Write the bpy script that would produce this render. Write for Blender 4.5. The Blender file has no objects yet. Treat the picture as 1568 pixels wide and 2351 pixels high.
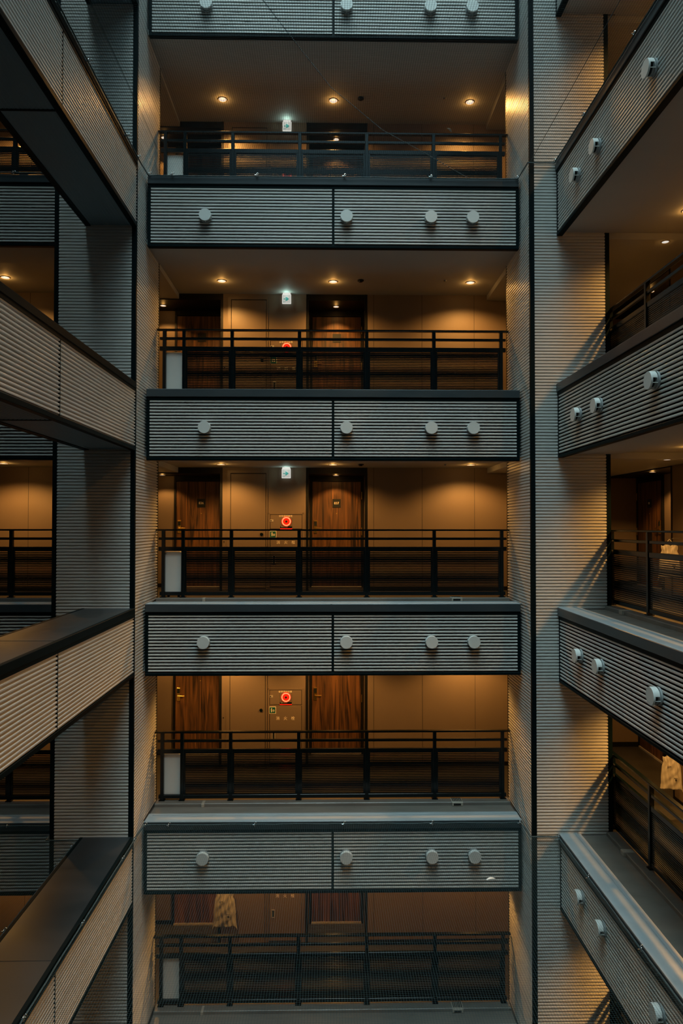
import bpy, math, random
from mathutils import Vector, Matrix
random.seed(7)
S = bpy.context.scene
COL = S.collection

# ------------------------------------------------------------------ camera
cam_d = bpy.data.cameras.new('camera')
cam = bpy.data.objects.new('camera', cam_d); COL.objects.link(cam)
cam_d.sensor_fit = 'VERTICAL'; cam_d.sensor_height = 36.0
cam_d.lens = 1640.6 / 2351.0 * 36.0
cam_d.clip_start = 0.05; cam_d.clip_end = 200
R_ = Vector((0.99984163, -0.01778332, 0.00069040)); U_ = Vector((-0.0010349, -0.01936976, 0.99981185)); F_ = Vector((0.0177666, 0.99965422, 0.0193851))
M = Matrix((R_, U_, -F_)).transposed().to_4x4()
cam.matrix_world = M
S.camera = cam

# ------------------------------------------------------------------ exposure
S.view_settings.view_transform = 'Standard'; S.view_settings.look = 'None'
S.view_settings.exposure = -0.12; S.view_settings.gamma = 1.0; S.view_settings.use_curve_mapping = False
S.cycles.use_denoising = True
S.cycles.max_bounces = 6; S.cycles.diffuse_bounces = 4; S.cycles.glossy_bounces = 3
S.cycles.sample_clamp_indirect = 4.0

# ------------------------------------------------------------------ dusk sky: brightest overhead
SKY_TOP = 15.5; SKY_LOW = 0.06
W_ = bpy.data.worlds.new('dusk_sky'); S.world = W_; W_.use_nodes = True
nt = W_.node_tree; bg = nt.nodes['Background']
tc = nt.nodes.new('ShaderNodeTexCoord'); sx = nt.nodes.new('ShaderNodeVectorMath'); sx.operation = 'DOT_PRODUCT'
sx.inputs[1].default_value = (0.0, -0.27, 0.963)      # the glow sits a little behind the viewer
nt.links.new(tc.outputs['Generated'], sx.inputs[0])
cr = nt.nodes.new('ShaderNodeValToRGB'); nt.links.new(sx.outputs['Value'], cr.inputs[0])
cr.color_ramp.elements[0].position = 0.0; cr.color_ramp.elements[0].color = (SKY_LOW*.35, SKY_LOW*.9, SKY_LOW*1.15, 1)
cr.color_ramp.elements[1].position = 1.0; cr.color_ramp.elements[1].color = (.66*SKY_TOP, .93*SKY_TOP, .97*SKY_TOP, 1)
e = cr.color_ramp.elements.new(0.55); e.color = (.012*SKY_TOP, .026*SKY_TOP, .032*SKY_TOP, 1)
e = cr.color_ramp.elements.new(0.89); e.color = (.07*SKY_TOP, .115*SKY_TOP, .13*SKY_TOP, 1)
nt.links.new(cr.outputs[0], bg.inputs[0]); bg.inputs[1].default_value = 1.0

WARM = (1.0, 0.48, 0.115)
P_CORR = 118.0      # corridor downlight watts
P_NICHE = 30.0      # door alcove downlight watts

# ------------------------------------------------------------------ levels and planes (metres, camera at the origin)
H = 3.1
def CB(k): return 7.145 - H * k          # bottom edge of band k
def CT(k): return 8.176 - H * k          # top of the cap of band k
def CEIL(k): return CB(k) + 0.09         # ceiling under band k
YP = 10.347; YW = 9.85; YR = 11.07; YB = 12.70; YD = 13.38
XL = -2.66; XR = 2.80; XPL = -3.79; XPR = 3.92; XF = 3.195; XRR = 3.96; XWR = 5.35; XDR = 6.0
KS = range(-1, 6)                        # bands built
STOREYS = range(0, 5)                    # storey k: ceiling under band k, floor on band k+1
ORD = ['topmost', 'second from the top', 'middle', 'second from the bottom', 'lowest']

# ------------------------------------------------------------------ materials
def mat(name, col, rough=0.5, metal=0.0, spec=0.5, emit=None, es=0.0):
    m = bpy.data.materials.new(name); m.use_nodes = True
    b = m.node_tree.nodes['Principled BSDF']
    b.inputs['Base Color'].default_value = (*col, 1); b.inputs['Roughness'].default_value = rough
    b.inputs['Metallic'].default_value = metal; b.inputs['Specular IOR Level'].default_value = spec
    if emit: b.inputs['Emission Color'].default_value = (*emit, 1); b.inputs['Emission Strength'].default_value = es
    return m
def noisy(m, col2, scale=(3, 3, 3), fac=0.5, detail=4, lo=.35, hi=.7, bump=0.0, rough_var=0.0):
    t = m.node_tree; b = t.nodes['Principled BSDF']
    tcn = t.nodes.new('ShaderNodeTexCoord'); mp = t.nodes.new('ShaderNodeMapping'); n = t.nodes.new('ShaderNodeTexNoise')
    geo = t.nodes.new('ShaderNodeNewGeometry')
    mp.inputs['Scale'].default_value = scale; n.inputs['Detail'].default_value = detail; n.inputs['Scale'].default_value = 1.0
    t.links.new(geo.outputs['Position'], mp.inputs[0]); t.links.new(mp.outputs[0], n.inputs['Vector'])
    r = t.nodes.new('ShaderNodeValToRGB'); r.color_ramp.elements[0].position = lo; r.color_ramp.elements[1].position = hi
    c1 = tuple(b.inputs['Base Color'].default_value)
    r.color_ramp.elements[0].color = c1
    r.color_ramp.elements[1].color = (*[a*(1-fac)+c*fac for a, c in zip(c1[:3], col2)], 1)
    t.links.new(n.outputs[0], r.inputs[0]); t.links.new(r.outputs[0], b.inputs['Base Color'])
    if rough_var:
        mr = t.nodes.new('ShaderNodeMapRange'); mr.inputs['To Min'].default_value = b.inputs['Roughness'].default_value - rough_var
        mr.inputs['To Max'].default_value = b.inputs['Roughness'].default_value + rough_var
        t.links.new(n.outputs[0], mr.inputs[0]); t.links.new(mr.outputs[0], b.inputs['Roughness'])
    if bump:
        bp = t.nodes.new('ShaderNodeBump'); bp.inputs['Strength'].default_value = bump; bp.inputs['Distance'].default_value = 0.01
        t.links.new(n.outputs[0], bp.inputs['Height']); t.links.new(bp.outputs[0], b.inputs['Normal'])
    return m
m_clad = noisy(mat('grey_corrugated_metal', (.58, .57, .54), .36, .0), (.51, .505, .48), (1.2, 1.2, 3), .8, 5, rough_var=.06)
m_black = mat('black_metal', (.0020, .0072, .0085), .5, 0.0, .06)
def mat0(*a, **k):
    return mat(*a, spec=0.0, **k)
m_rail = mat('black_railing_paint', (.0018, .0056, .0066), .20, 0.0, .40)
m_cap_shaded = noisy(mat('cap_metal_shaded_front', (.035, .046, .052), .34, .0), (.05, .06, .066), (1.5, 4, 9), .8, 6, rough_var=.08)  # front of the cap, with its shade put into the base colour
m_cap_skylit = noisy(mat('cap_metal_skylit_top', (.32, .36, .38), .35, .0), (.26, .29, .30), (1.5, 4, 9), .8, 6, rough_var=.08)  # top of the same cap, lightened to carry the sky light falling on it
m_beamtop = noisy(mat('dark_sheet_metal', (.018, .027, .032), .38, .2), (.04, .045, .05), (1.2, 2.5, 1), .8, 6, rough_var=.1)
m_ledge = noisy(mat('wet_membrane', (.20, .18, .155), .35, .0), (.15, .135, .12), (2, 5, 1), .8, 5, rough_var=.1)
m_soffit = noisy(mat('painted_soffit', (.36, .36, .34), .7), (.31, .31, .295), (.8, .8, 1), .6)
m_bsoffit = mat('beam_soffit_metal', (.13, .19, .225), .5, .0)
m_wall = noisy(mat('taupe_wall_panel', (.175, .128, .090), .55), (.155, .114, .080), (1.5, 1.5, 1), .7)
m_panel = mat('taupe_steel_panel', (.175, .130, .092), .42)
m_seam = mat('dark_joint', (.02, .018, .015), .8)
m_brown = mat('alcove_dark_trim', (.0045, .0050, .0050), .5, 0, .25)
m_floor = noisy(mat('corridor_floor', (.045, .042, .037), .4), (.03, .028, .025), (3, 3, 1), .8)
m_vent = mat('vent_cover_grey', (.66, .66, .63), .45, .0)
m_ventin = mat('vent_collar_grey', (.30, .32, .32), .5, .0)
m_dark = mat('dark_opening', (.004, .005, .005), .8)
m_brass = mat('brass', (.75, .50, .13), .28, 1.0)
m_steel = mat('bright_steel', (.6, .62, .64), .25, 1.0)
m_box = mat('pale_grey_box_metal', (.80, .78, .73), .4, .0)
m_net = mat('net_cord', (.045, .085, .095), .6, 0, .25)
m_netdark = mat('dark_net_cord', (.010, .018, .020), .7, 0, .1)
m_rope = noisy(mat('net_border_rope', (.025, .045, .05), .7, 0, .3), (.10, .14, .15), (60, 60, 60), .6)
m_lens = mat('downlight_lens', (.02, .02, .02), .6, emit=(1.0, .97, .88), es=.72)
m_ring = mat('downlight_ring', (.3, .27, .23), .4)
m_signw = mat0('exit_sign_face', (.03, .03, .03), .4, emit=(.80, .78, .70), es=.62)
m_signe = mat0('exit_sign_edge', (.03, .03, .03), .4, emit=(.90, .88, .80), es=.85)
m_signt = mat0('exit_sign_top', (.03, .03, .03), .4, emit=(.70, .95, .88), es=.9)
m_signg = mat0('exit_sign_green', (.01, .03, .03), .4, emit=(.06, .36, .29), es=.62)
m_red = mat('alarm_red', (.55, .02, .01), .35, emit=(1, .02, .005), es=.45)
m_redl = mat('alarm_red_ring', (.9, .2, .1), .35, emit=(1, .13, .055), es=3.2)
m_text = mat('cream_lettering', (.95, .85, .68), .5)
m_green = mat('green_sign', (.01, .10, .085), .4)
m_plate = mat('black_number_plate', (.008, .011, .011), .4)
m_bag = noisy(mat('cream_plastic_bag', (.46, .43, .37), .45), (.38, .34, .29), (14, 14, 10), .7)
m_ink = mat('black_print', (.03, .03, .03), .6)
m_plaster = mat('drain_plastic', (.40, .36, .30), .5)
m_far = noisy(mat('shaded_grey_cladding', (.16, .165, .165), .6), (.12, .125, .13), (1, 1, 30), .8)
def wood():
    m = bpy.data.materials.new('walnut_door_veneer'); m.use_nodes = True; t = m.node_tree; b = t.nodes['Principled BSDF']
    geo = t.nodes.new('ShaderNodeNewGeometry'); mp = t.nodes.new('ShaderNodeMapping'); mp.inputs['Scale'].default_value = (13, 13, .75)
    n = t.nodes.new('ShaderNodeTexNoise'); n.inputs['Scale'].default_value = 1; n.inputs['Detail'].default_value = 6; n.inputs['Distortion'].default_value = 1.6
    r = t.nodes.new('ShaderNodeValToRGB'); r.color_ramp.elements[0].position = .32; r.color_ramp.elements[1].position = .70
    r.color_ramp.elements[0].color = (.014, .008, .005, 1); r.color_ramp.elements[1].color = (.21, .092, .030, 1)
    t.links.new(geo.outputs['Position'], mp.inputs[0]); t.links.new(mp.outputs[0], n.inputs['Vector']); t.links.new(n.outputs[0], r.inputs[0])
    t.links.new(r.outputs[0], b.inputs['Base Color']); b.inputs['Roughness'].default_value = .42
    return m
m_wood = wood()

# ------------------------------------------------------------------ mesh helpers
class MB:
    def __init__(s): s.v = []; s.f = []; s.sm = []
    def add(s, vs, fs, smooth=False):
        o = len(s.v); s.v += [tuple(v) for v in vs]; s.f += [tuple(i+o for i in f) for f in fs]; s.sm += [smooth]*len(fs); return s
    def box(s, x0, x1, y0, y1, z0, z1, bev=0.0):
        if x0 > x1: x0, x1 = x1, x0
        if y0 > y1: y0, y1 = y1, y0
        if z0 > z1: z0, z1 = z1, z0
        if bev <= 0:
            v = [(x, y, z) for z in (z0, z1) for y in (y0, y1) for x in (x0, x1)]
            return s.add(v, [(0,2,3,1),(4,5,7,6),(0,1,5,4),(2,6,7,3),(0,4,6,2),(1,3,7,5)])
        b = min(bev, (x1-x0)/2.01, (y1-y0)/2.01, (z1-z0)/2.01)
        # chamfered box: 24 verts
        v = []; idx = {}
        for iz, z in enumerate((z0, z1)):
            for iy, y in enumerate((y0, y1)):
                for ix, x in enumerate((x0, x1)):
                    dx = b if ix == 0 else -b; dy = b if iy == 0 else -b; dz = b if iz == 0 else -b
                    idx[(ix,iy,iz,'x')] = len(v); v.append((x, y+dy, z+dz))
                    idx[(ix,iy,iz,'y')] = len(v); v.append((x+dx, y, z+dz))
                    idx[(ix,iy,iz,'z')] = len(v); v.append((x+dx, y+dy, z))
        f = []
        for a, (i, j) in (('x', (1, 2)), ('y', (0, 2)), ('z', (0, 1))):
            ai = 'xyz'.index(a)
            for sde in (0, 1):
                q = []
                for (p, r) in ((0,0),(1,0),(1,1),(0,1)):
                    c = [0,0,0]; c[ai] = sde; c[i] = p; c[j] = r; q.append(idx[(*c, a)])
                f.append(tuple(q))
        for a in range(3):
            o1, o2 = [i for i in range(3) if i != a]; n1, n2 = 'xyz'[o1], 'xyz'[o2]
            for p in (0,1):
                for r in (0,1):
                    c0 = [0,0,0]; c0[o1] = p; c0[o2] = r; c1 = list(c0); c1[a] = 1
                    f.append((idx[(*c0,n1)], idx[(*c1,n1)], idx[(*c1,n2)], idx[(*c0,n2)]))
        for c in [(a,b_,c_) for a in (0,1) for b_ in (0,1) for c_ in (0,1)]:
            f.append((idx[(*c,'x')], idx[(*c,'y')], idx[(*c,'z')]))
        return s.add(v, f)
    def cyl(s, c, axis, r0, h, n=28, r1=None, smooth=True):
        r1 = r0 if r1 is None else r1
        a = Vector(axis).normalized(); t = Vector((0,0,1)) if abs(a.z) < .9 else Vector((1,0,0)); u = a.cross(t).normalized(); w = a.cross(u)
        c = Vector(c); v = []
        for i in range(n):
            d = math.cos(2*math.pi*i/n)*u + math.sin(2*math.pi*i/n)*w; v.append(c + d*r0)
        for i in range(n):
            d = math.cos(2*math.pi*i/n)*u + math.sin(2*math.pi*i/n)*w; v.append(c + d*r1 + a*h)
        s.add(v, [(i, (i+1) % n, n+(i+1) % n, n+i) for i in range(n)], smooth)
        v2 = v[:]; s.add(v2, [tuple(range(n-1, -1, -1)), tuple(range(n, 2*n))]); return s
    def tube(s, pts, r, n=6):
        pts = [Vector(p) for p in pts]; rings = []
        for i, p in enumerate(pts):
            d = (pts[min(i+1, len(pts)-1)] - pts[max(i-1, 0)]).normalized()
            t = Vector((0,0,1)) if abs(d.z) < .9 else Vector((1,0,0)); u = d.cross(t).normalized(); w = d.cross(u)
            rings.append([p + (math.cos(2*math.pi*j/n)*u + math.sin(2*math.pi*j/n)*w)*r for j in range(n)])
        v = [q for rg in rings for q in rg]; f = []
        for i in range(len(pts)-1):
            for j in range(n): f.append((i*n+j, i*n+(j+1) % n, (i+1)*n+(j+1) % n, (i+1)*n+j))
        f += [tuple(range(n-1,-1,-1)), tuple(range(len(v)-n, len(v)))]
        return s.add(v, f, True)
    def ring(s, c, axis, R, r, n=32, m=10):
        a = Vector(axis).normalized(); t = Vector((0,0,1)) if abs(a.z) < .9 else Vector((1,0,0)); u = a.cross(t).normalized(); w = a.cross(u); c = Vector(c)
        v = []
        for i in range(n):
            d = math.cos(2*math.pi*i/n)*u + math.sin(2*math.pi*i/n)*w
            for j in range(m): v.append(c + d*(R + r*math.cos(2*math.pi*j/m)) + a*r*math.sin(2*math.pi*j/m))
        return s.add(v, [(i*m+j, ((i+1) % n)*m+j, ((i+1) % n)*m+(j+1) % m, i*m+(j+1) % m) for i in range(n) for j in range(m)], True)
    def corr(s, o, u, v, n, ul, vl, pitch, amp=.016, groove=.28):
        """ribs run along u, repeat along v, stand out along n; o sits on the groove line"""
        o, u, v, n = map(Vector, (o, u, v, n)); cnt = max(1, round(vl/pitch)); p = vl/cnt
        G = groove
        prof = [(0, 0), (G, 0), (G+.02, .70), (G+.08, .95), (G+.16, 1), (.86, 1), (.925, .93), (.975, .68), (1, 0)]
        for i in range(cnt):
            vs = []
            for (t, a) in prof: q = o + v*(i+t)*p + n*a*amp; vs += [q, q + u*ul]
            fs = [(2*j, 2*j+1, 2*j+3, 2*j+2) for j in range(len(prof)-1)]
            # keep the normals pointing along n
            if (vs[1]-vs[0]).cross(vs[2]-vs[0]).dot(n) < 0: fs = [f[::-1] for f in fs]
            s.add(vs, fs, False)
            s.add([vs[0]] + vs[2::2], [tuple(range(len(prof)))]); s.add([vs[1]] + vs[3::2], [tuple(range(len(prof)))])
        return s
ORG = {}
def link(o): COL.objects.link(o); return o
def build(name, mb, m, parent=None, label=None):
    me = bpy.data.meshes.new(name); org = ORG.get(parent.name, Vector()) if parent else Vector()
    me.from_pydata([(v[0]-org.x, v[1]-org.y, v[2]-org.z) for v in mb.v], [], mb.f); me.update()
    me.polygons.foreach_set('use_smooth', mb.sm)
    me.materials.append(m)
    o = link(bpy.data.objects.new(name, me))
    if parent: o.parent = parent; ORG[o.name] = org
    if label: o['label'] = label
    return o
def recenter(o):
    """put the origin of a single-mesh thing at the middle of its base"""
    me = o.data; xs = [v.co for v in me.vertices]
    c = Vector(((min(v.x for v in xs)+max(v.x for v in xs))/2, (min(v.y for v in xs)+max(v.y for v in xs))/2, min(v.z for v in xs)))
    me.transform(Matrix.Translation(-c)); o.location = c; return o
def tag(o, label=None, cat=None, group=None, kind=None):
    if label: o['label'] = label
    if cat: o['category'] = cat
    if group: o['group'] = group
    if kind: o['kind'] = kind
    return o
def thing(name, loc, label, cat, group=None):
    o = link(bpy.data.objects.new(name, None)); o.location = loc; o.empty_display_size = .1; ORG[o.name] = Vector(loc)
    return tag(o, label, cat, group)
def struct(name, mb, m):
    o = build(name, mb, m); o['kind'] = 'structure'; return o
def copy_tree(o, parent=None):
    c = o.copy(); COL.objects.link(c)
    if parent: c.parent = parent
    for ch in list(o.children): copy_tree(ch, c)
    return c
def clone(o, d, label=None, group=None):
    c = copy_tree(o); c.location = o.location + Vector(d)
    if label: c['label'] = label
    if group: c['group'] = group
    return c
def text_mb(body, size, o, u, v, n, align='CENTER', depth=.0015):
    """lettering as a mesh; u = reading direction, v = up, n = towards the reader"""
    cu = bpy.data.curves.new('t', 'FONT'); cu.body = body; cu.size = size; cu.align_x = align; cu.align_y = 'CENTER'; cu.extrude = depth
    ob = bpy.data.objects.new('t', cu); COL.objects.link(ob)
    me = bpy.data.meshes.new_from_object(ob.evaluated_get(bpy.context.evaluated_depsgraph_get()))
    o, u, v, n = map(Vector, (o, u, v, n)); mb = MB()
    mb.add([o + u*p.co.x + v*p.co.y + n*p.co.z for p in me.vertices], [tuple(f.vertices) for f in me.polygons])
    bpy.data.objects.remove(ob); bpy.data.curves.remove(cu); bpy.data.meshes.remove(me); return mb

# ------------------------------------------------------------------ the setting: floors, ceilings, walls
for k in KS:
    f = MB(); zt = CT(k) - .02; zb = CEIL(k) + .05
    f.box(-8.1, XPR-.02, YR-.02+.05, YD+.5, zb, zt); f.box(-8.1, XPR-.02, YP+.10, YR+.03, zb, zt-.012)
    f.box(XRR+.05, XDR+.4, -2.4, YD+.9, zb, zt); f.box(XF+.10, XRR+.05, -2.4, YW, zb, zt-.012)
    struct('floor', f, m_floor)
    c = MB(); zc = CEIL(k)
    c.box(-8.1, XPR-.02, YP+.06, 11.16, zc-.035, zc+.05); c.box(-8.1, XPR-.02, 11.17, YB, zc, zc+.05)
    c.box(XF+.06, XRR+.07, -2.4, YW-.002, zc-.035, zc+.05); c.box(XRR+.08, XWR, -2.4, YW+.08, zc, zc+.05)
    # lowered ceiling at both corners of the corridor
    c.box(XPL, XL-.01, 11.2, YB, zc-.092, zc-.001); c.box(XR+.03, XPR, 11.2, YB, zc-.092, zc-.001)
    c.box(XPR+.001, XWR, YW+.08, YD+.36, zc-.092, zc+.05)
    struct('ceiling', c, m_soffit)
ZT, ZB = CT(-1)+.1, -13.6
# corridor back wall with its door alcoves
w = MB()
def wallbox(mb, x0, x1, y0, y1): mb.box(x0, x1, y0, y1, ZB, ZT)
wallbox(w, -8.1, -4.05, YB, YD); wallbox(w, -1.90, -.385, YB, YD); wallbox(w, .665, 4.75, YB, YD)
wallbox(w, -8.1, 4.75, YD, YD+.1)
struct('wall_back', w, m_wall)
w = MB(); wallbox(w, 4.75, XDR+.1, YD+.36, YD+.46); wallbox(w, XDR, XDR+.1, 11.0, YD+.36)
wallbox(w, XWR, XDR, -2.4, 11.07); struct('wall_right_corridor', w, m_wall)
# far ends of the light well, behind and beside the camera; left side has added sky blockers
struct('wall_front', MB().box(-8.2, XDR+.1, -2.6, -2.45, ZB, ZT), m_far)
struct('wall_left_sky_block', MB().box(-8.25, -8.12, -2.45, YD, ZB, ZT).box(-8.1, -6.1, -2.45, YP-.3, ZB, ZT), m_far)  # unseen; the inner block is added to keep low sky off the left shaft
struct('ceiling', MB().box(-6.1, -4.35, -2.45, YP, ZT-.3, ZT), m_far)  # unseen roof slab, added to cut the sky light over the left shaft
struct('ground', MB().box(-8.2, 6.2, -2.5, YD, ZB-.1, ZB), m_dark)
# joints in the wall panels
j = MB()
for x in (-5.30, -7.2, 1.664, 2.60, .80): j.box(x-.003, x+.003, YB-.0015, YB+.003, ZB, ZT)
struct('trim_1', j, m_seam)
# dark corner trims of the alcoves + alcove ceilings
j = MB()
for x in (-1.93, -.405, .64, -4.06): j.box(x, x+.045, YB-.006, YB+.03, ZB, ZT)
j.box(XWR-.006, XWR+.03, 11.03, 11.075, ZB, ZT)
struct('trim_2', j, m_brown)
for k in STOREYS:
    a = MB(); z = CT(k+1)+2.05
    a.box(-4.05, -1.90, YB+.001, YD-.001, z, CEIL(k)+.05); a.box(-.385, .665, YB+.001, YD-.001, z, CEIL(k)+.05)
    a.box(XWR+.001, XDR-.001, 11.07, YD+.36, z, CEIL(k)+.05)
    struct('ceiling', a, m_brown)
# skirting
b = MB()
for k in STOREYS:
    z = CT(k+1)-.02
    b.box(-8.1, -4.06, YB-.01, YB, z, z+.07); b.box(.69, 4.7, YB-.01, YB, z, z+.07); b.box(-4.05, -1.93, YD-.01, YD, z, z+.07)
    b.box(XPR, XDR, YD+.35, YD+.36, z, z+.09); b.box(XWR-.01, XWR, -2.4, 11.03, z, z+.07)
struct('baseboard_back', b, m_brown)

# ------------------------------------------------------------------ corrugated piers
PW = .0437
def pier(name, x0, x1, inner, y1=11.2):
    """x0<x1; inner = +1 when the side facing the central opening is x1, else -1"""
    w = MB(); g = .016
    w.box(x0+.02, x1-.02, YW+.02, y1, ZB, ZT)
    w.corr((x0+.065, YW+g, ZB), (1,0,0), (0,0,1), (0,-1,0), (x1-x0)-.13, ZT-ZB, PW, g)
    for xs, nn in ((x1-g, 1), (x0+g, -1)):
        w.corr((xs, YW+.05, ZB), (0,1,0), (0,0,1), (nn,0,0), y1-YW-.10, ZT-ZB, PW, g)
    o = struct(name, w, m_clad)
    t = MB()
    t.box(x1-.066, x1-.002, YW+.002, YW+.055, ZB, ZT); t.box(x0+.002, x0+.066, YW+.002, YW+.055, ZB, ZT)
    t.box(x1-.03, x1-.004, y1-.06, y1+.006, ZB, ZT); t.box(x0+.004, x0+.03, y1-.06, y1+.006, ZB, ZT)
    return t
t1 = pier('wall_left', XPL, XL, 1); struct('trim_3', t1, m_black)
t2 = pier('wall_right', XR, XPR, -1); struct('trim_4', t2, m_black)

# ------------------------------------------------------------------ storey bands (slab edges clad in corrugated metal)
def band_center(k, x0, x1, label, seam=True):
    t = thing('parapet_band', ((x0+x1)/2, YP, CB(k)), label, 'parapet', 'corrugated bands along the corridor edges')
    zb, zt = CB(k), CT(k)
    xs = [x0+.045] + ([.042, .078] if seam else []) + [x1-.045]
    for a, b_ in zip(xs[::2], xs[1::2]):
        c = MB().corr((a, YP, zb+.04), (1,0,0), (0,0,1), (0,-1,0), b_-a, .828, .046, .016, .40); c.box(a, b_, YP, YP+.05, zb+.01, zt-.14)
        build('cladding_panel', c, m_clad, t)
    if seam: build('joint_strip', MB().box(.042, .078, YP-.012, YP+.04, zb+.04, zt-.15), m_black, t)
    build('side_trim', MB().box(x0, x0+.045, YP-.016, YP+.04, zb+.04, zt-.16), m_black, t)
    build('side_trim', MB().box(x1-.045, x1, YP-.016, YP+.04, zb+.04, zt-.16), m_black, t)
    build('bottom_trim', MB().box(x0, x1, YP-.02, YP+.062, zb, zb+.04, .006), m_black, t)
    build('top_trim', MB().box(x0, x1, YP-.02, YP+.05, zt-.165, zt-.115, .004).box(x0, x1, YP-.026, YP, zt-.122, zt-.114), m_black, t)
    cp = MB()
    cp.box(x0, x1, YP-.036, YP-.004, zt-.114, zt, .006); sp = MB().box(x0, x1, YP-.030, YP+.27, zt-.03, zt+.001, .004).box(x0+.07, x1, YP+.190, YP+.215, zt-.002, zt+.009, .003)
    build('cap_top', sp, m_cap_skylit, t)
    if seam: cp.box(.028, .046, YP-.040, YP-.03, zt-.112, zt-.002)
    build('cap_flashing', cp, m_cap_shaded, t)
    build('gutter', MB().box(x0, x1, YP+.27, YR-.10, zt-.05, zt-.030), m_ledge, t)
    build('kerb', MB().box(x0, x1, YR-.14, YR+.045, zt-.05, zt+.022, .008), m_ledge, t)
    return t
def band_right(k, label):
    t = thing('parapet_band', (XF, 4, CB(k)), label, 'parapet', 'corrugated bands along the corridor edges')
    zb, zt = CB(k), CT(k); y0, y1 = -2.4, YW-.004
    c = MB().corr((XF, y0, zb+.04), (0,1,0), (0,0,1), (-1,0,0), y1-.045-y0, .828, .046, .016, .40); c.box(XF, XF+.05, y0, y1-.01, zb+.01, zt-.14)
    build('cladding_panel', c, m_clad, t)
    build('side_trim', MB().box(XF-.016, XF+.04, y1-.045, y1, zb+.04, zt-.16), m_black, t)
    build('bottom_trim', MB().box(XF-.02, XF+.062, y0, y1, zb, zb+.04, .006), m_black, t)
    build('top_trim', MB().box(XF-.02, XF+.05, y0, y1, zt-.165, zt-.115, .004), m_black, t)
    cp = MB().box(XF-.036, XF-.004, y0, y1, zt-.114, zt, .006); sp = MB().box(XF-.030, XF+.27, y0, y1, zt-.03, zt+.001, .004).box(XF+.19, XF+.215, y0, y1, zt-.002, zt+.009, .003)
    build('cap_top', sp, m_cap_skylit, t)
    build('cap_flashing', cp, m_cap_shaded, t)
    build('gutter', MB().box(XF+.27, XRR-.10, y0, y1, zt-.05, zt-.030), m_ledge, t)
    build('kerb', MB().box(XRR-.14, XRR+.045, y0, y1, zt-.05, zt+.022, .008), m_ledge, t)
    return t
BX0, BX1 = -3.36, -2.66
def beam(k, label):
    t = thing('corrugated_beam', ((BX0+BX1)/2, 4, CB(k)), label, 'beam', 'boxed beams crossing the left side')
    zb, zt = CEIL(k)-.005, CT(k)-.004; y0, y1 = -2.4, YW-.004; ys = 7.10; g = .017
    build('core', MB().box(BX0+.02, BX1-.02, y0, y1, zb+.02, zt-.03), m_black, t)
    for a, b_ in ((y0, ys-.012), (ys+.012, y1-.01)):
        build('cladding_panel', MB().corr((BX1-g, a, zb+.05), (0,1,0), (0,0,1), (1,0,0), b_-a, zt-zb-.17, .0437, g, .42), m_clad, t)
        build('cladding_panel', MB().corr((BX0+g, a, zb+.05), (0,1,0), (0,0,1), (-1,0,0), b_-a, zt-zb-.17, .0437, g, .42), m_clad, t)
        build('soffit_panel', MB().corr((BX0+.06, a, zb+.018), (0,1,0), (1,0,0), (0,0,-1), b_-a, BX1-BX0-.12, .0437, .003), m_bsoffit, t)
    build('joint_strip', MB().box(BX1-.03, BX1-.003, ys-.013, ys+.013, zb+.05, zt-.10).box(BX0+.003, BX0+.03, ys-.013, ys+.013, zb+.05, zt-.10).box(BX0+.06, BX1-.06, ys-.013, ys+.013, zb+.008, zb+.03), m_black, t)
    s = MB()
    for xx, x1_ in ((BX1-.03, BX1+.004), (BX0-.004, BX0+.03)):
        s.box(xx, x1_, y0, y1, zb+.002, zb+.055, .004)
    s.box(BX1-.07, BX1-.03, y0, y1, zb+.006, zb+.03); s.box(BX0+.03, BX0+.07, y0, y1, zb+.006, zb+.03)
    build('bottom_trim', s, m_black, t)
    build('top_flange', MB().box(BX1-.03, BX1+.014, y0, y1, zt-.085, zt, .005).box(BX0-.014, BX0+.03, y0, y1, zt-.085, zt, .005).box(BX1-.03, BX1+.006, y0, y1, zt-.125, zt-.083), m_black, t)
    build('top_plate', MB().box(BX0+.03, BX1-.03, y0, y1, zt-.03, zt-.003).box(BX0+.03, BX1-.03, ys-.02, ys+.02, zt-.003, zt), m_beamtop, t)
    return t
lvl = {-1: 'above the top of the frame', 0: 'at the very top of the frame', 1: 'just under the upper net', 2: 'above the middle',
       3: 'just below the middle', 4: 'seen through the lower net', 5: 'at the bottom edge of the frame'}
for k in KS:
    band_center(k, XL+.028, XR-.022, 'grey corrugated band with round vents, ' + lvl[k])
    band_center(k, -8.1, XPL-.002, 'grey corrugated band left of the left pillar, ' + lvl[k], seam=False)
    band_right(k, 'grey corrugated band running forward along the right side, ' + lvl[k])
    beam(k, 'long corrugated beam with black edges on the left, ' + lvl[k])

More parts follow.
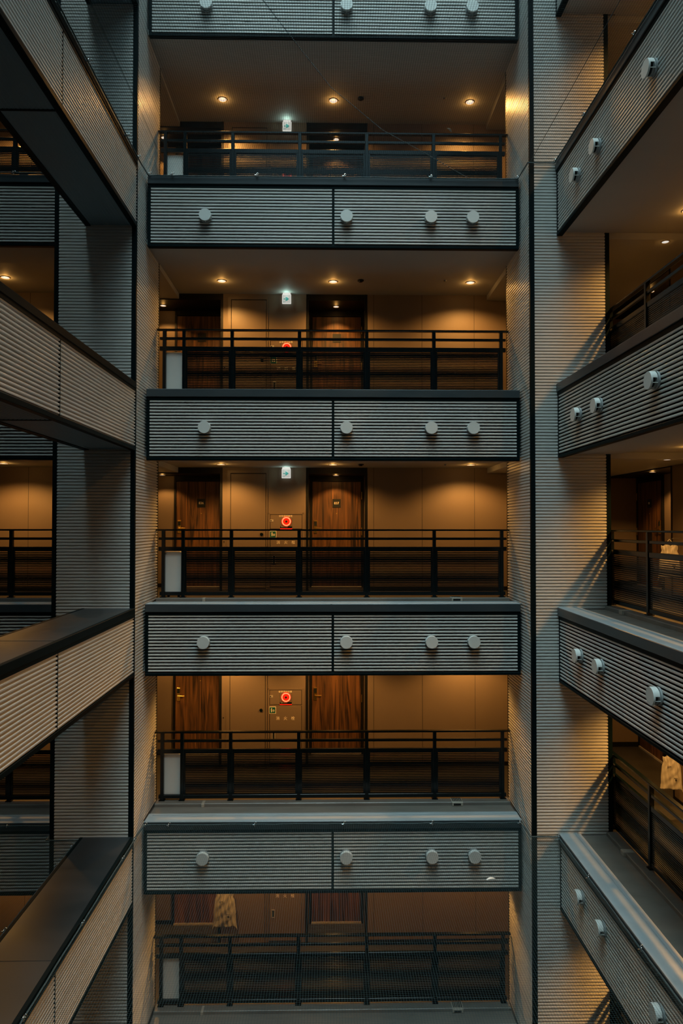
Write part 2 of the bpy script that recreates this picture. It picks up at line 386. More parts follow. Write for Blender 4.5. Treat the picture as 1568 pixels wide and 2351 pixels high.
# ------------------------------------------------------------------ round vent covers
def vent(loc, n, label):
    t = thing('vent_cover', loc, label, 'vent', 'round vent covers on the corrugated bands'); c = Vector(loc); n = Vector(n)
    build('collar', MB().cyl(c, n, .090, .020, 40).cyl(c + n*.020, n, .076, .020, 36, .066), m_ventin, t)
    s = MB(); t_ = Vector((0,0,1)); side = n.cross(t_)
    build('drum', s.cyl(c + n*.03, n, .062, .045, 28), m_dark, t)
    for a in (205, 270, 335):
        d = math.cos(math.radians(a))*side + math.sin(math.radians(a))*t_; build('spacer', MB().cyl(c + n*.02 + d*.080, n, .004, .06, 6), m_vent, t)
    # hood skirt over the upper half only, the lower half is open
    h = MB(); N = 32; vs = []
    for i in range(N+1):
        a = math.radians(8 + 164*i/N); d = math.cos(a)*side + math.sin(a)*t_
        for r, dn in ((.089, .032), (.089, .082), (.083, .082), (.083, .032)): vs.append(c + d*r + n*dn)
    h.add(vs, [(4*i+j, 4*(i+1)+j, 4*(i+1)+(j+1) % 4, 4*i+(j+1) % 4) for i in range(N) for j in range(4)] + [(0,1,2,3), (4*N+3, 4*N+2, 4*N+1, 4*N)])
    build('hood', h, m_vent, t)
    build('cover_disc', MB().cyl(c + n*.074, n, .0895, .017, 44, .087), m_vent, t)
    return t
vz = {0: 7.59, 1: 4.485, 2: 1.415, 3: -1.668, 4: -4.725}
cx = [(-1.79, 'left'), (.254, 'just right of the central joint'), (1.48, 'third from the left'), (2.09, 'rightmost')]
v0 = None
rowname = {0: 'cut by the top of the frame', 1: 'on the band under the upper net', 2: 'on the band above the middle', 3: 'on the band below the middle', 4: 'on the band behind the lower net'}
for k in range(0, 5):
    for x, nm in cx:
        lab = 'grey vent cover, ' + ('leftmost' if nm == 'left' else nm) + ', ' + rowname[k]
        if v0 is None: v0 = vent((x, YP-.0175, vz[k]), (0,-1,0), lab)
        else: o = clone(v0, (x-v0.location.x, 0, vz[k]-v0.location.z), lab)
r0 = None
rn = {1: 'uppermost', 2: 'upper middle', 3: 'lower middle', 4: 'lowest'}
for k in range(1, 5):
    for y, nm in ((8.98, 'farthest'), (8.29, 'middle one'), (6.85, 'nearest')):
        lab = 'grey vent cover seen side-on on the %s right-hand band, %s of three' % (rn[k], nm)
        z = {1: 4.475, 2: 1.412, 3: -1.635, 4: -4.645}[k]
        if r0 is None: r0 = vent((XF-.0175, y, z), (-1,0,0), lab)
        else: clone(r0, (0, y-r0.location.y, z-r0.location.z), lab)

# ------------------------------------------------------------------ railings
def railing(kind, label):
    """kind 'c' centre, 'l' left shaft, 'r' right corridor; built for the storey whose cap top is zt = 0"""
    if kind == 'r': ax = lambda u, w: (XRR+w, u)
    else: ax = lambda u, w: (u, YR+w)
    def bx(mb, u0, u1, w0, w1, z0, z1, bev=0):
        if kind == 'r': mb.box(XRR+w0, XRR+w1, u0, u1, z0, z1, bev)
        else: mb.box(u0, u1, YR+w0, YR+w1, z0, z1, bev)
        return mb
    if kind == 'c': posts = [-2.546, -2.243, -1.501, -.458, .587, 1.634, 2.685]; u0, u1 = XL, XR
    elif kind == 'l': posts = [-7.99, -6.95, -5.91, -4.87, -3.86]; u0, u1 = -8.1, XPL-.01
    else: posts = [9.95-1.175*i for i in range(0, 9)][::-1]; u0, u1 = posts[0]-.3, YW+.16
    base = (ax((u0+u1)/2, 0)[0], ax((u0+u1)/2, 0)[1], 0)
    t = thing('railing', base, label, 'railing', 'black slatted railings in front of the corridors')
    build('handrail', bx(MB(), u0, u1, -.035, .035, 1.046, 1.072, .006), m_rail, t)
    build('mid_rail', bx(MB(), u0+.04, u1-.04, -.018, .022, .906, .944, .004), m_rail, t)
    build('lower_rail', bx(MB(), u0+.04, u1-.04, -.02, .025, .736, .800, .004), m_rail, t)
    build('bottom_rail', bx(MB(), u0+.06, u1-.06, -.02, .025, .052, .108, .004), m_rail, t)
    for p in posts:
        m = bx(MB(), p-.026, p+.026, -.03, .03, .024, 1.05, .004); bx(m, p-.045, p+.045, -.045, .044, .023, .034)
        build('post', m, m_rail, t)
    for a, b_ in zip(posts, posts[1:]):
        if kind == 'c' and a == posts[0]: continue
        s = MB(); a2, b2 = a+.026, b_-.026
        bx(s, a2, a2+.026, -.016, .016, .10, .745); bx(s, b2-.026, b2, -.016, .016, .10, .745)
        z = .118
        while z < .735: bx(s, a2+.02, b2-.02, -.012, -.006, z, z+.0122); z += .0245
        z = .112
        while z < .735: bx(s, a2+.02, b2-.02, .012, .018, z, z+.0122); z += .0268
        build('slat_panel', s, m_rail, t)
    return t
pos = {0: 'on the topmost walkway', 1: 'on the second walkway down', 2: 'on the middle walkway', 3: 'on the fourth walkway down', 4: 'on the lowest walkway'}
side = {'c': 'black slatted railing spanning the centre, ', 'l': 'black slatted railing left of the left pillar, ', 'r': 'black slatted railing running forward on the right, '}
for kd in 'clr':
    first = None
    for k in STOREYS:
        lab = side[kd] + pos[k]
        if first is None: first = railing(kd, lab); first.location.z = CT(k+1); z0 = first.location.z
        else: clone(first, (0, 0, CT(k+1)-z0), lab)

# pale box behind the left end bay
def bay_box(label):
    t = thing('equipment_box', (-2.42, YR+.10, 0), label, 'box', 'pale grey boxes behind the railings')
    m = MB(); x0, x1, z0, z1, r = -2.530, -2.262, .05, .715, .035; prof = []
    for cx_, cz_, a0 in ((x1-r, z1-r, 0), (x0+.006, z1-.006, 90), (x0+.006, z0+.006, 180), (x1-r, z0+r, 270)):
        rr = r if a0 in (0, 270) else .006
        for i in range(7): a = math.radians(a0 + 15*i); prof.append((cx_+rr*math.cos(a), cz_+rr*math.sin(a)))
    n = len(prof); yf, yb = YR+.035, YR+.15
    vs = [(x, yf, z) for x, z in prof] + [(x, yb, z) for x, z in prof]
    m.add(vs, [tuple(range(n))[::-1], tuple(range(n, 2*n))] + [(i, (i+1) % n, n+(i+1) % n, n+i) for i in range(n)])
    build('casing', m, m_box, t)
    build('lid_edge', MB().box(x0+.01, x1-.04, yf+.012, yb-.01, z1, z1+.012, .003), m_box, t)
    build('foot', MB().box(x0+.03, x0+.06, yf+.03, yb-.03, .02, z0), m_black, t)
    build('foot', MB().box(x1-.08, x1-.05, yf+.03, yb-.03, .02, z0), m_black, t)
    return t
first = None
for k in STOREYS:
    lab = 'pale grey box standing behind the left end of the railing ' + pos[k]
    if first is None: first = bay_box(lab); first.location.z = CT(k+1); z0 = first.location.z
    else: clone(first, (0, 0, CT(k+1)-z0), lab)

# ------------------------------------------------------------------ downlights
def spot(parent, loc, power, size, blend, rad):
    l = bpy.data.lights.new('lamp_glow', 'SPOT'); l.energy = power; l.color = WARM; l.spot_size = math.radians(size); l.spot_blend = blend; l.shadow_soft_size = rad
    o = link(bpy.data.objects.new('lamp_glow', l)); o.location = Vector(loc) - ORG[parent.name]; o.parent = parent; return o
def halo(parent, loc, power):
    l = bpy.data.lights.new('lens_spill', 'POINT'); l.energy = power; l.color = WARM; l.shadow_soft_size = .025
    o = link(bpy.data.objects.new('lens_spill', l)); o.location = Vector(loc) - ORG[parent.name]; o.parent = parent; return o
def downlight(loc, label, power, size=148, blend=.5, r=.062):
    t = thing('downlight', loc, label, 'ceiling light', 'recessed ceiling downlights'); x, y, z = loc
    build('trim_ring', MB().ring((x, y, z-.002), (0,0,1), r+.008, .007, 28, 8), m_ring, t)
    build('lens', MB().cyl((x, y, z-.006), (0,0,1), r, .010, 28), m_lens, t)
    spot(t, (x, y, z-.03), power, size, blend, .04); halo(t, (x, y, z-.045), power*.016)
    return t
lamps = [((-1.81, 12.02), 'leftmost of three in the centre'), ((.07, 12.02), 'middle of three in the centre'), ((2.40, 12.02), 'rightmost of three in the centre'),
         ((-5.39, 11.92), 'left of the left pillar'), ((4.70, 9.2), 'far one on the right-hand side'), ((4.70, 6.6), 'second one on the right-hand side'), ((4.70, 3.6), 'nearest one on the right-hand side')]
first = None; wide = weak = None
for k in STOREYS:
    for (x, y), nm in lamps:
        lab = 'warm downlight, %s, %s' % (nm, pos[k].replace('on', 'above', 1))
        z = CEIL(k)
        if first is None: first = downlight((x, y, z), lab, P_CORR); f0 = Vector((x, y, z))
        else:
            d_ = clone(first, Vector((x, y, z)) - f0, lab)
            if k == 4 and x < 4:
                for ch in d_.children:
                    if ch.type == 'LIGHT' and ch.data.type == 'SPOT':
                        if weak is None: weak = ch.data.copy(); weak.energy *= .6
                        ch.data = weak
            if x > 4:
                for ch in d_.children:
                    if ch.type == 'LIGHT' and ch.data.type == 'SPOT':
                        if wide is None: wide = ch.data.copy(); wide.energy *= 1.75; wide.spot_size = math.radians(142); wide.spot_blend = .6
                        ch.data = wide
first = None; strong = None
for k in STOREYS:
    for (x, y), nm in (((-3.03, 13.04), 'left door alcove'), ((.130, 13.04), 'alcove of the central door'), ((5.52, 12.08), 'right-hand door alcove')):
        lab = 'small recessed downlight in the %s, %s' % (nm, pos[k].replace('on', 'above', 1)); z = CT(k+1)+2.05
        if first is None: first = downlight((x, y, z), lab, P_NICHE, 116, .35, .045); f0 = Vector((x, y, z))
        else:
            d_ = clone(first, Vector((x, y, z)) - f0, lab)
            if x > 4:
                for ch in d_.children:
                    if ch.type == 'LIGHT' and ch.data.type == 'SPOT':
                        if strong is None: strong = ch.data.copy(); strong.energy *= 2.2; strong.spot_size = math.radians(132)
                        ch.data = strong
first = None
for k in STOREYS:
    lab = 'small downlight in the lowered ceiling behind the right pillar, ' + pos[k].replace('on', 'above', 1)
    z = CEIL(k)-.092
    if first is None: first = downlight((4.78, 10.0, z), lab, P_NICHE*.3, 105, .8, .045); f0 = Vector((4.78, 10.0, z))
    else: clone(first, (0, 0, z-f0.z), lab)
# smoke detectors and sprinklers
for k in (0, 1, 2):
    z = CEIL(k); t = thing('smoke_detector', (.532, 11.94, z), 'dark smoke detector right of the middle ceiling downlight ' + pos[k].replace('on', 'above', 1), 'smoke detector')
    build('base', MB().cyl((.532, 11.94, z-.018), (0,0,1), .052, .018, 24), m_brown, t); build('sensor_head', MB().cyl((.532, 11.94, z-.035), (0,0,1), .028, .018, 20, .036), m_brown, t)
    o = build('sprinkler_head', MB().cyl((1.953, 11.92, z-.02), (0,0,1), .016, .02, 14, .024).cyl((1.953, 11.92, z-.026), (0,0,1), .022, .003, 14), m_ring)
    tag(recenter(o), 'small pale sprinkler head left of the right ceiling downlight ' + pos[k].replace('on', 'above', 1), 'sprinkler')

# ------------------------------------------------------------------ exit signs
def exit_sign(label):
    x0, x1, y, z0, z1 = -.832, -.674, 12.62, 1.975+.0, 2.145   # heights above the cap top of the walkway
    t = thing('exit_sign', (-.753, y, 2.16), label, 'exit sign', 'lit green arrow signs')
    build('ceiling_bracket', MB().box(x0+.01, x1-.01, y-.004, y+.022, 2.128, 2.159), m_signe, t)
    build('housing', MB().box(x0, x1, y-.002, y+.022, 1.965, 2.128, .004), m_signe, t)
    build('light_strip', MB().box(x0+.004, x1-.004, y+.023, y+.030, 1.97, 2.140), m_signt, t)
    l = bpy.data.lights.new('sign_spill', 'POINT'); l.energy = .9; l.color = (.62, 1.0, .88); l.shadow_soft_size = .03
    o = link(bpy.data.objects.new('sign_spill', l)); o.location = Vector((-.753, y-.05, 2.085)) - ORG[t.name]; o.parent = t
    build('face', MB().box(x0+.010, x1-.010, y-.004, y-.001, 1.975, 2.118), m_signw, t)
    cxm, cz, u = (x0+x1)/2, 2.048, .158/20.
    a = MB(); P = [(-6.7, .9), (-.5, .9), (-3.4, 3.9), (.4, 4.2), (5.8, -.1), (.4, -4.4), (-3.4, -4.2), (-.5, -1.2), (-6.7, -1.2)]
    vs = [(cxm+px*u, y-.006, cz+pz*u) for px, pz in P] + [(cxm+px*u, y-.0042, cz+pz*u) for px, pz in P]
    a.add(vs, [(0,1,7,8), (1,4,7), (1,2,3,4), (4,5,6,7)] + [(i, (i+1) % 9, 9+(i+1) % 9, 9+i) for i in range(9)])
    build('arrow', a, m_signg, t)
    b = MB()
    for dx in (-7.2, -4.2):
        b.box(cxm+dx*u, cxm+(dx+.9)*u, y-.006, y-.004, 1.985, 2.006); b.box(cxm+(dx+.1)*u, cxm+(dx+.8)*u, y-.006, y-.004, 2.008, 2.013)
    build('small_lettering', b, m_signg, t)
    return t
first = None
for k in (0, 1, 2):
    lab = 'lit white sign with green arrow, %s of the three hanging from the ceilings' % ('highest', 'middle', 'lowest')[k]
    if first is None: first = exit_sign(lab); first.location.z += CT(k+1); z0 = CT(k+1)
    else: clone(first, (0, 0, CT(k+1)-z0), lab)

# ------------------------------------------------------------------ utility shaft door, hydrant cabinet
def shaft_door(label):
    t = thing('utility_door', (-1.45, YB, 0), label, 'service door', 'taupe service doors'); y = YB
    build('door_frame', MB().box(-1.80, -1.745, y-.012, y, 0, 2.10).box(-1.11, -1.085, y-.012, y, 0, 2.10).box(-1.80, -1.085, y-.012, y, 2.06, 2.11), m_panel, t)
    build('door_leaf', MB().box(-1.735, -1.12, y-.010, y-.002, .02, 2.045, .003), m_panel, t)
    build('shadow_gap', MB().box(-1.746, -1.109, y-.004, y-.001, .01, 2.058), m_seam, t)
    build('ring_pull', MB().cyl((-1.19, y-.022, .972), (0,1,0), .028, .014, 24).box(-1.215, -1.17, y-.026, y-.02, .965, .995), m_black, t)
    build('keyhole', MB().box(-1.862, -1.848, y-.008, y, .83, .85), m_black, t)
    return t
def cabinet(label):
    t = thing('hydrant_cabinet', (-.76, YB, 0), label, 'fire hydrant cabinet', 'fire hydrant cabinets'); y = YB
    build('cabinet_frame', MB().box(-1.075, -1.045, y-.016, y, .02, 1.355).box(-.470, -.445, y-.016, y, .02, 1.355).box(-1.075, -.445, y-.016, y, 1.328, 1.355).box(-1.045, -.470, y-.010, y, 1.045, 1.062), m_panel, t)
    build('upper_door', MB().box(-1.036, -.478, y-.012, y-.002, 1.070, 1.318, .003), m_panel, t)
    build('lower_door', MB().box(-1.036, -.478, y-.012, y-.002, .05, 1.040, .003), m_panel, t)
    build('shadow_gap', MB().box(-1.045, -.470, y-.004, y-.001, .03, 1.328), m_seam, t)
    build('top_lettering', text_mb('非常通話装置', .0405, (-.765, y-.0125, 1.293), (1,0,0), (0,0,1), (0,-1,0)), m_text, t)
    build('lettering', text_mb('消　火　栓', .0665, (-.762, y-.0125, .826), (1,0,0), (0,0,1), (0,-1,0)), m_text, t)
    lamp = build('alarm_base', MB().box(-.860, -.652, y-.018, y-.010, 1.112, 1.282, .003), m_wall, t)
    c = Vector((-.752, y-.022, 1.200))
    build('alarm_disc', MB().cyl(c + Vector((0,.006,0)), (0,-1,0), .090, .010, 36, .082), m_red, t, 'red alarm disc')
    build('alarm_ring', MB().ring(c + Vector((0,-.004,0)), (0,-1,0), .070, .0085, 40, 8), m_redl, t, 'glowing red ring')
    build('alarm_button', MB().cyl(c + Vector((0,-.002,0)), (0,-1,0), .018, .012, 20), m_dark, t)
    build('caption_plate', MB().box(-.860, -.650, y-.016, y-.010, 1.078, 1.118), m_black, t)
    tx = MB()
    for i in range(9): tx.box(-.842+i*.013, -.834+i*.013, y-.0168, y-.016, 1.100, 1.1065)
    build('caption_lettering', tx, m_text, t)
    build('red_bar', MB().box(-.862, -.648, y-.016, y-.010, 1.064, 1.082), m_red, t)
    build('latch', MB().box(-1.040, -.980, y-.018, y-.012, 1.195, 1.235, .003), m_plaster, t)
    build('latch_slot', MB().box(-1.033, -1.013, y-.020, y-.018, 1.205, 1.225), m_dark, t)
    g = build('hydrant_sign', MB().box(-1.050, -.928, y-.0155, y-.012, .912, 1.036), m_text, t)
    build('green_panel', MB().box(-1.041, -.937, y-.017, y-.015, .921, 1.027), m_green, g, 'green panel')
    pic = MB().box(-1.012, -.998, y-.018, y-.017, .940, 1.000).box(-1.018, -.992, y-.018, y-.017, .968, .990).cyl((-1.005, y-.017, 1.004), (0,-1,0), .008, .001, 12).ring((-.970, y-.0175, .963), (0,-1,0), .013, .004, 18, 5).box(-.976, -.964, y-.018, y-.017, .972, .985)
    build('pictogram', pic, m_text, g)
    h = MB().box(-1.000, -.988, y-.02, y-.012, .455, .590).box(-.952, -.940, y-.02, y-.012, .455, .590).box(-1.000, -.940, y-.02, y-.012, .452, .464).box(-1.000, -.940, y-.02, y-.012, .580, .592)
    build('recessed_handle', h, m_plaster, t); build('handle_slot', MB().box(-.988, -.952, y-.0135, y-.0115, .464, .580), m_dark, t)
    return t
f1 = f2 = None
for k in STOREYS:
    z = CT(k+1)-.0
    l1 = 'plain taupe service door left of the hydrant cabinet ' + pos[k]; l2 = 'taupe fire hydrant cabinet with red ring alarm ' + pos[k]
    if f1 is None: f1 = shaft_door(l1); f2 = cabinet(l2); f1.location.z = f2.location.z = z; z0 = z
    else: clone(f1, (0,0,z-z0), l1); clone(f2, (0,0,z-z0), l2)

# ------------------------------------------------------------------ flat doors
dn = [0]
def flat_door(k, kind, number=None):
    """kind 'a' left alcove (836), 'b' central (837), 'r' right corridor"""
    dn[0] += 1; z = CT(k+1); t = link(bpy.data.objects.new('door_%d' % dn[0], None)); t['kind'] = 'structure'
    if kind == 'r':
        c = Vector((XDR, 13.20, z)); u, n = Vector((0,-1,0)), Vector((-1,0,0)); hw = .50; hs = 1
    else:
        c = Vector(((-2.420 if kind == 'a' else .145), YD, z)); u, n = Vector((1,0,0)), Vector((0,-1,0)); hw = .43 if kind == 'a' else .465; hs = -1
    t.location = c; ORG[t.name] = c
    def bx(mb, a0, a1, d0, d1, z0, z1, bev=0):
        p, q = c + u*a0 + n*d0, c + u*a1 + n*d1
        return mb.box(p.x, q.x, p.y, q.y, z+z0, z+z1, bev)
    build('door_leaf', bx(MB(), -hw+.012, hw-.012, 0.004, .03, 0, 1.945, .002), m_wood, t)
    build('door_frame', bx(bx(bx(MB(), -hw-.03, -hw+.008, 0, .045, -.02, 2.05), hw-.008, hw+.03, 0, .045, -.02, 2.05), -hw, hw, 0, .045, 1.955, 2.05), m_brown, t)
    build('threshold', bx(MB(), -hw, hw, 0, .05, -.02, .012), m_plaster, t)
    px = 0.0 if kind != 'a' else .045
    lock = bx(MB(), hs*(hw-.105), hs*(hw-.040), .03, .048, .985, 1.225, .004)
    L = build('lock_plate', lock, m_brass, t)
    build('keypad', bx(MB(), hs*(hw-.097), hs*(hw-.048), .048, .053, 1.125, 1.205), m_plate, L)
    hd = bx(MB(), hs*(hw-.082), hs*(hw-.062), .048, .085, 1.070, 1.088, .003); bx(hd, hs*(hw-.072), hs*(hw-.190), .070, .086, 1.069, 1.087, .004)
    build('lever', hd, m_brass, L); build('keyhole', bx(MB(), hs*(hw-.076), hs*(hw-.068), .048, .050, 1.010, 1.024), m_dark, L)
    build('hinge', bx(MB(), -hs*(hw-.004), -hs*(hw+.010), .03, .055, 1.62, 1.76), m_brass, t)
    build('hinge', bx(MB(), -hs*(hw-.004), -hs*(hw+.010), .03, .055, .95, 1.09), m_brass, t)
    pe = c + u*px + n*.03 + Vector((0,0,1.352))
    build('peephole', MB().cyl(pe, n, .009, .005, 14), m_brass, t)
    pl = build('number_plate', bx(MB(), px-.078, px+.078, .03, .036, 1.465, 1.625), m_plate, t)
    if number:
        build('number', text_mb(number, .062, c + u*px + n*.0365 + Vector((0,0,1.545)), u, (0,0,1), n), m_text, pl)
    elif kind == 'r': build('number', bx(MB(), px-.03, px+.025, .036, .038, 1.53, 1.57), m_text, pl)
for k in STOREYS:
    flat_door(k, 'a', {2: '836'}.get(k)); flat_door(k, 'b', {2: '837'}.get(k)); flat_door(k, 'r')

# ------------------------------------------------------------------ bags hanging at the alcove corners
def bag(loc, rot, label, hook=(0, .10), sc=1.0):
    """loc = top of the bag under its hook"""
    t = thing('carrier_bag', loc, label, 'bag', 'cream carrier bags hung beside the doors'); NX, NZ = 28, 34; Wd, Hh = .385, .58
    rnd = random.Random(3)
    ph = [rnd.uniform(0, 6.28) for _ in range(12)]
    def prof(u, v):
        # u -1..1 across, v 0 top .. 1 bottom
        half = Wd/2*(.80 + .20*min(1, v*1.6)) + (.03*max(0, (v-.85)/.15)) - .02*math.exp(-((v-.17)/.07)**2)
        x = u*half
        bulge = .055*(1-abs(u)**2.6)*(.25+.75*math.sin(math.pi*min(1, v*.62+.18)))
        cr_ = .010*math.sin(9*u+5*v+ph[0]) + .008*math.sin(17*u-9*v+ph[1]) + .007*math.sin(6*u+22*v+ph[2]) + .012*math.exp(-((v-.2)/.15)**2)*math.sin(21*u+ph[3])
        zz = -Hh*v - .03*(abs(u)**6)*(v > .9) + .016*math.sin(7*u+ph[4])*(1-v)
        if abs(u) > .86 and v > .9: zz -= .035*(v-.9)/.1
        return x, bulge + cr_*(1-abs(u)**4), zz
    for sgn, nm in ((-1, 'front'), (1, 'back')): pass
    m = MB(); vs = []
    for sgn in (-1, 1):
        for i in range(NX+1):
            for jz in range(NZ+1):
                u = -1+2*i/NX; v = jz/NZ; x, d, z = prof(u, v); vs.append((loc[0]+x, loc[1]+sgn*max(.002, d)*(.8 if sgn > 0 else 1), loc[2]+z))
    o2 = (NX+1)*(NZ+1); fs = []
    for i in range(NX):
        for jz in range(NZ):
            a = i*(NZ+1)+jz; fs.append((a, a+1, a+NZ+2, a+NZ+1)); fs.append((o2+a, o2+a+NZ+1, o2+a+NZ+2, o2+a+1))
    for jz in range(NZ):
        fs.append((jz, o2+jz, o2+jz+1, jz+1)); a = NX*(NZ+1)+jz; fs.append((a, a+1, o2+a+1, o2+a))
    for i in range(NX):
        a = i*(NZ+1)+NZ; fs.append((a, o2+a, o2+a+NZ+1, a+NZ+1)); a = i*(NZ+1); fs.append((a, a+NZ+1, o2+a+NZ+1, o2+a))
    m.add(vs, fs, True); build('sack', m, m_bag, t)
    h = MB()
    for s in (-.07, .07): h.tube([(loc[0]+s, loc[1]-.02, loc[2]-.03), (loc[0]+s*.7, loc[1]-.012, loc[2]+.05), (loc[0], loc[1], loc[2]+.105)], .006, 6)
    build('handle', h, m_bag, t)
    pr = text_mb('AM', .05, (loc[0]-.055, loc[1]-.082, loc[2]-.165), (1,0,0), (0,0,1), (0,-1,0))
    pr.cyl((loc[0]+.07, loc[1]-.072, loc[2]-.40), (0,-1,0), .018, .003, 12); pr.box(loc[0]+.03, loc[0]+.095, loc[1]-.078, loc[1]-.075, loc[2]-.37, loc[2]-.362)
    build('print', pr, m_ink, t)
    build('wall_hook', MB().tube([(loc[0]+hook[0], loc[1]+hook[1], loc[2]+.13), (loc[0]+hook[0]*.2, loc[1]+hook[1]*.2, loc[2]+.12), (loc[0], loc[1], loc[2]+.095), (loc[0], loc[1]-.02, loc[2]+.11)], .005, 6), m_steel, t)
    t.rotation_euler.z = rot; t.scale = (sc, sc, sc*1.08)
    return t
bag((-1.80, 12.585, CT(5)+1.0), 0.0, 'cream printed bag hanging in the corridor at the bottom centre-left, behind the net')
bag((5.09, 10.6, CT(3)+.84), -.2, 'cream bag behind the right-hand railing just below the middle of the photo', (.33, .03), .76)
bag((5.09, 10.6, CT(4)+.80), -.2, 'cream bag near the right edge, one storey above the lower net', (.33, .03), .76)

# ------------------------------------------------------------------ drain outlets on the kerbs
def drain(x, k, label):
    z = CT(k); t = thing('drain_outlet', (x, YR-.1, z), label, 'drain', 'drain outlets in the kerbs')
    build('body', MB().box(x-.085, x+.085, YR-.175, YR+.02, z-.028, z+.030, .006), m_plaster, t)
    g = MB()
    for i in range(6): g.box(x-.066+i*.024, x-.054+i*.024, YR-.13, YR+.0, z+.030, z+.034)
    build('grille', g, m_dark, t); build('spout_mouth', MB().box(x-.06, x+.05, YR-.178, YR-.174, z-.016, z+.012), m_dark, t)
    return t
drain(1.96, 3, 'small drain outlet in the kerb on the middle ledge, right side')
drain(1.96, 4, 'small grilled drain outlet on the ledge above the lower net, right of centre')
drain(1.96, 5, 'small drain outlet in the kerb of the lowest ledge, right of centre')
for k, nm in ((3, 'middle ledge'), (4, 'ledge above the lower net'), (5, 'lowest ledge')):
    x = -1.90; z = CT(k); o = build('overflow_spout', MB().box(x-.022, x+.022, YR-.165, YR-.02, z-.03, z+.024, .004), m_plaster)
    tag(recenter(o), 'tiny pale overflow spout, left kerb of the ' + nm, 'drain')
for k, nm in ((3, 'middle'), (4, 'lower')):
    y = 9.25; z = CT(k); o = build('overflow_spout', MB().box(XRR-.17, XRR-.02, y-.05, y+.05, z-.028, z+.03, .004), m_plaster)
    tag(recenter(o), 'brown drain outlet in the kerb of the right-hand ledge, %s of two' % ('upper' if k == 3 else 'lower'), 'drain')

# ------------------------------------------------------------------ safety nets
CELL = .0255
def net(name, x0, x1, y0, y1, z, label, sag, notch=None, clips=(), seams=(), ropes=()):
    t = thing(name, ((x0+x1)/2, (y0+y1)/2, z), label, 'safety net')
    def zz(x, y):
        a = max(0, (x-x0)/(x1-x0)); b_ = max(0, (y1-y)/(y1-y0))
        return z - sag*math.sin(math.pi*min(1, a))*math.sin(math.pi/2*min(1, b_*1.2)) + .004*math.sin(3.1*x+1.7*y)
    m = MB()
    def thread(p, q):
        r = .0011 if abs(q[1]-p[1]) > abs(q[0]-p[0]) else .0006
        n = max(2, int((Vector(q)-Vector(p)).length/.35)); pts = []
        for i in range(n+1): f = i/n; x = p[0]+(q[0]-p[0])*f; y = p[1]+(q[1]-p[1])*f; pts.append((x, y, zz(x, y)))
        vs = []; dx, dy = (1, 0) if abs(q[1]-p[1]) > abs(q[0]-p[0]) else (0, 1)
        for (x, y, z_) in pts: vs += [(x-dx*r, y-dy*r, z_-r*.6), (x+dx*r, y+dy*r, z_-r*.6), (x, y, z_+r)]
        m.add(vs, [(3*i+j, 3*i+(j+1) % 3, 3*i+3+(j+1) % 3, 3*i+3+j) for i in range(n) for j in range(3)])
    def xr(y): return notch(y) if notch else (x0, x1)
    i = 0
    while x0 + i*CELL <= x1:
        x = x0 + i*CELL; yy = y1
        while yy > y0 and not (xr(yy)[0]-.001 <= x <= xr(yy)[1]+.001): yy -= .02
        if yy > y0+.1: thread((x, yy), (x, y0))
        i += 1
    i = 0
    while y0 + i*CELL <= y1:
        y = y0 + i*CELL; a, b_ = xr(y); thread((a, y), (b_, y)); i += 1
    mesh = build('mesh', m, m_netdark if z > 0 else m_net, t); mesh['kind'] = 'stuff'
    for pts in ropes:
        full = []
        for p, q in zip(pts, pts[1:]):
            n = max(1, int((Vector(q)-Vector(p)).length/.12))
            for i in range(n): f = i/n; full.append((p[0]+(q[0]-p[0])*f, p[1]+(q[1]-p[1])*f, p[2]+(q[2]-p[2])*f + random.uniform(-.004, .004)))
        full.append(pts[-1]); build('border_rope', MB().tube(full, .009, 7), m_rope, t)
    for pts in seams:
        full = []
        for p, q in zip(pts, pts[1:]):
            n = max(1, int((Vector(q)-Vector(p)).length/CELL))
            for i in range(n):
                f = i/n; x = p[0]+(q[0]-p[0])*f; y = p[1]+(q[1]-p[1])*f; full.append((x, y, zz(x, y)+.003))
                if abs(q[0]-p[0]) > .2: full.append((x, p[1]+(q[1]-p[1])*(i+1)/n, zz(x, y)+.003))
        build('seam_cord', MB().tube(full, .0032, 5), m_rope, t)
    cl0 = None
    for c in clips:
        if cl0 is None:
            cl0 = build('clip', MB().ring((c[0], c[1], c[2]), (1,0,0), .020, .0055, 18, 7).ring((c[0]+.012, c[1]+.008, c[2]+.018), (0,1,0), .014, .004, 14, 6).cyl((c[0]-.03, c[1], c[2]-.004), (1,0,0), .007, .03, 10), m_steel, t); first_c = Vector(c)
        else:
            q = cl0.copy(); COL.objects.link(q); q.parent = t; q.location = Vector(c)-first_c
    return t
yf = YP-.06
def notchc(y):
    if y > YW-.03: return (XL+.03, XR-.03)
    return (XL+.035, XF-.05)
NY0 = 4.6
def mainnet(z, sag, label, zc, seams):
    cl = [(XL+.03, y, zc+.01) for y in (9.81, 9.26, 7.77, 6.30)] + [(XF-.05, y, zc+.01) for y in (9.80, 8.68, 7.22, 5.76)] + [(x, yf-.005, zc+.01) for x in (-2.60, -2.27, -1.05, .22, 1.48, 2.74)]
    rp = [[(XL+.03, NY0, z), (XL+.03, YW-.03, z), (XL+.045, yf, z), (XR-.045, yf, z), (XR-.03, YW-.03, z), (XF-.05, YW-.03, z), (XF-.05, NY0, z)]]
    return net('safety_net', XL+.03, XF-.05, NY0, yf, z, label, sag, notchc, cl, seams, rp)
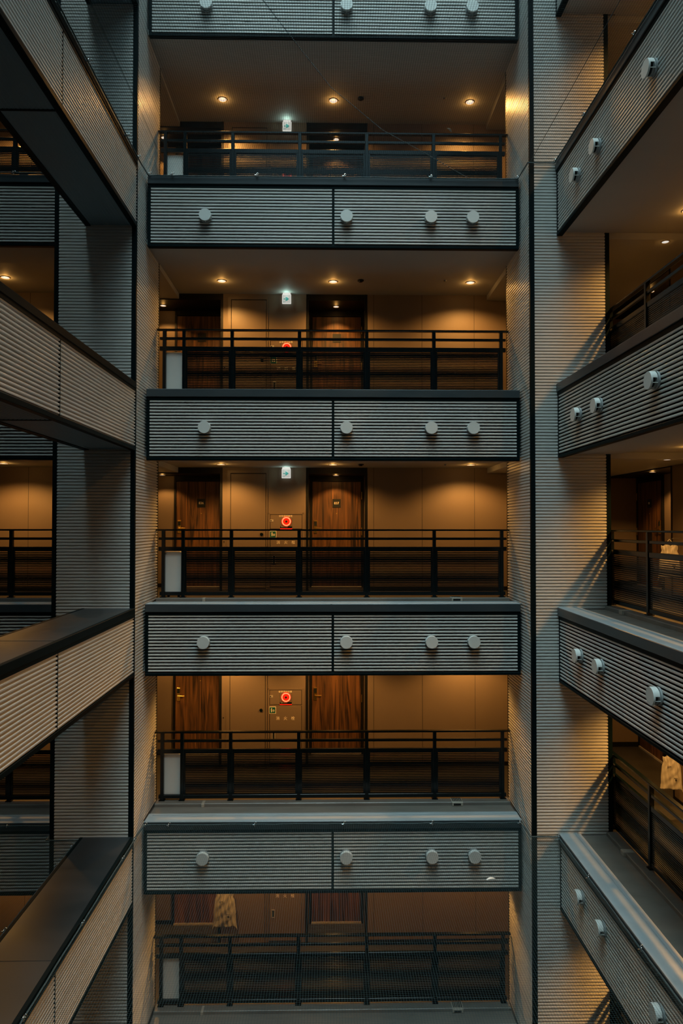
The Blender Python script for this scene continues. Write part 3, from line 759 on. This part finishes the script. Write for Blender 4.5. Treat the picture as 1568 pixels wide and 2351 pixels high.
mainnet(CT(1)-.012, .03, 'fine mesh safety net stretched overhead across the top of the light well', CT(1),
        [[(-2.31, NY0, 0), (-2.31, 8.34, 0), (-2.31, YW+.1, 0)], [(2.80, NY0, 0), (2.80, YW-.05, 0)], [(-1.0, 6.0, 0), (.02, 8.13, 0), (.69, 9.014, 0), (2.05, yf, 0)]])
mainnet(CT(4)-.03, .05, 'fine mesh safety net stretched below across the bottom of the light well', CT(4)-.04, [])
for kk, lab, sg in ((1, 'piece of safety net left of the beam near the top left corner', .03), (4, 'piece of safety net left of the beam at the lower left', .05)):
    z = CT(kk)-(.03 if kk == 4 else -.012)
    net('safety_net', -6.05, BX0-.03, NY0, yf, z, lab, sg, lambda y: (-6.05, XPL-.03) if y > YW-.03 else (-6.05, BX0-.03),
        [(BX0-.04, y, z) for y in (9.63, 9.10, 7.64, 6.2)] + [(-4.55, yf, z)], [],
        [[(-6.05, yf, z), (XPL-.03, yf, z), (XPL-.03, YW-.03, z), (BX0-.03, YW-.03, z), (BX0-.03, NY0, z)]])

# ------------------------------------------------------------------ scraps caught on the nets
def scrap(name, loc, rot, m, label, cat, L=.10):
    mb = MB(); n = 9; vs = []
    for i in range(n):
        f = i/(n-1); w_ = .016*math.sin(math.pi*(.12+.8*f))
        x = (f-.5)*L; z_ = .012*math.sin(3.5*f)
        vs += [(x, -w_, z_), (x, w_, z_+.004), (x, w_, z_+.006), (x, -w_, z_+.002)]
    fs = [(4*i+j, 4*i+(j+1) % 4, 4*i+4+(j+1) % 4, 4*i+4+j) for i in range(n-1) for j in range(4)] + [(3,2,1,0), (4*n-4, 4*n-3, 4*n-2, 4*n-1)]
    mb.add(vs, fs); o = build(name, mb, m); o.location = loc; o.rotation_euler = (0, 0, rot); tag(o, label, cat); return o
scrap('plastic_scrap', (1.963, 8.69, -4.27), .35, m_vent, 'small white plastic scrap lying on the lower net, right of centre', 'litter', .12)
scrap('dry_leaf', (1.542, 9.04, 5.072), .9, m_bag, 'tiny pale leaf caught on the upper net, right of centre', 'leaf', .11)
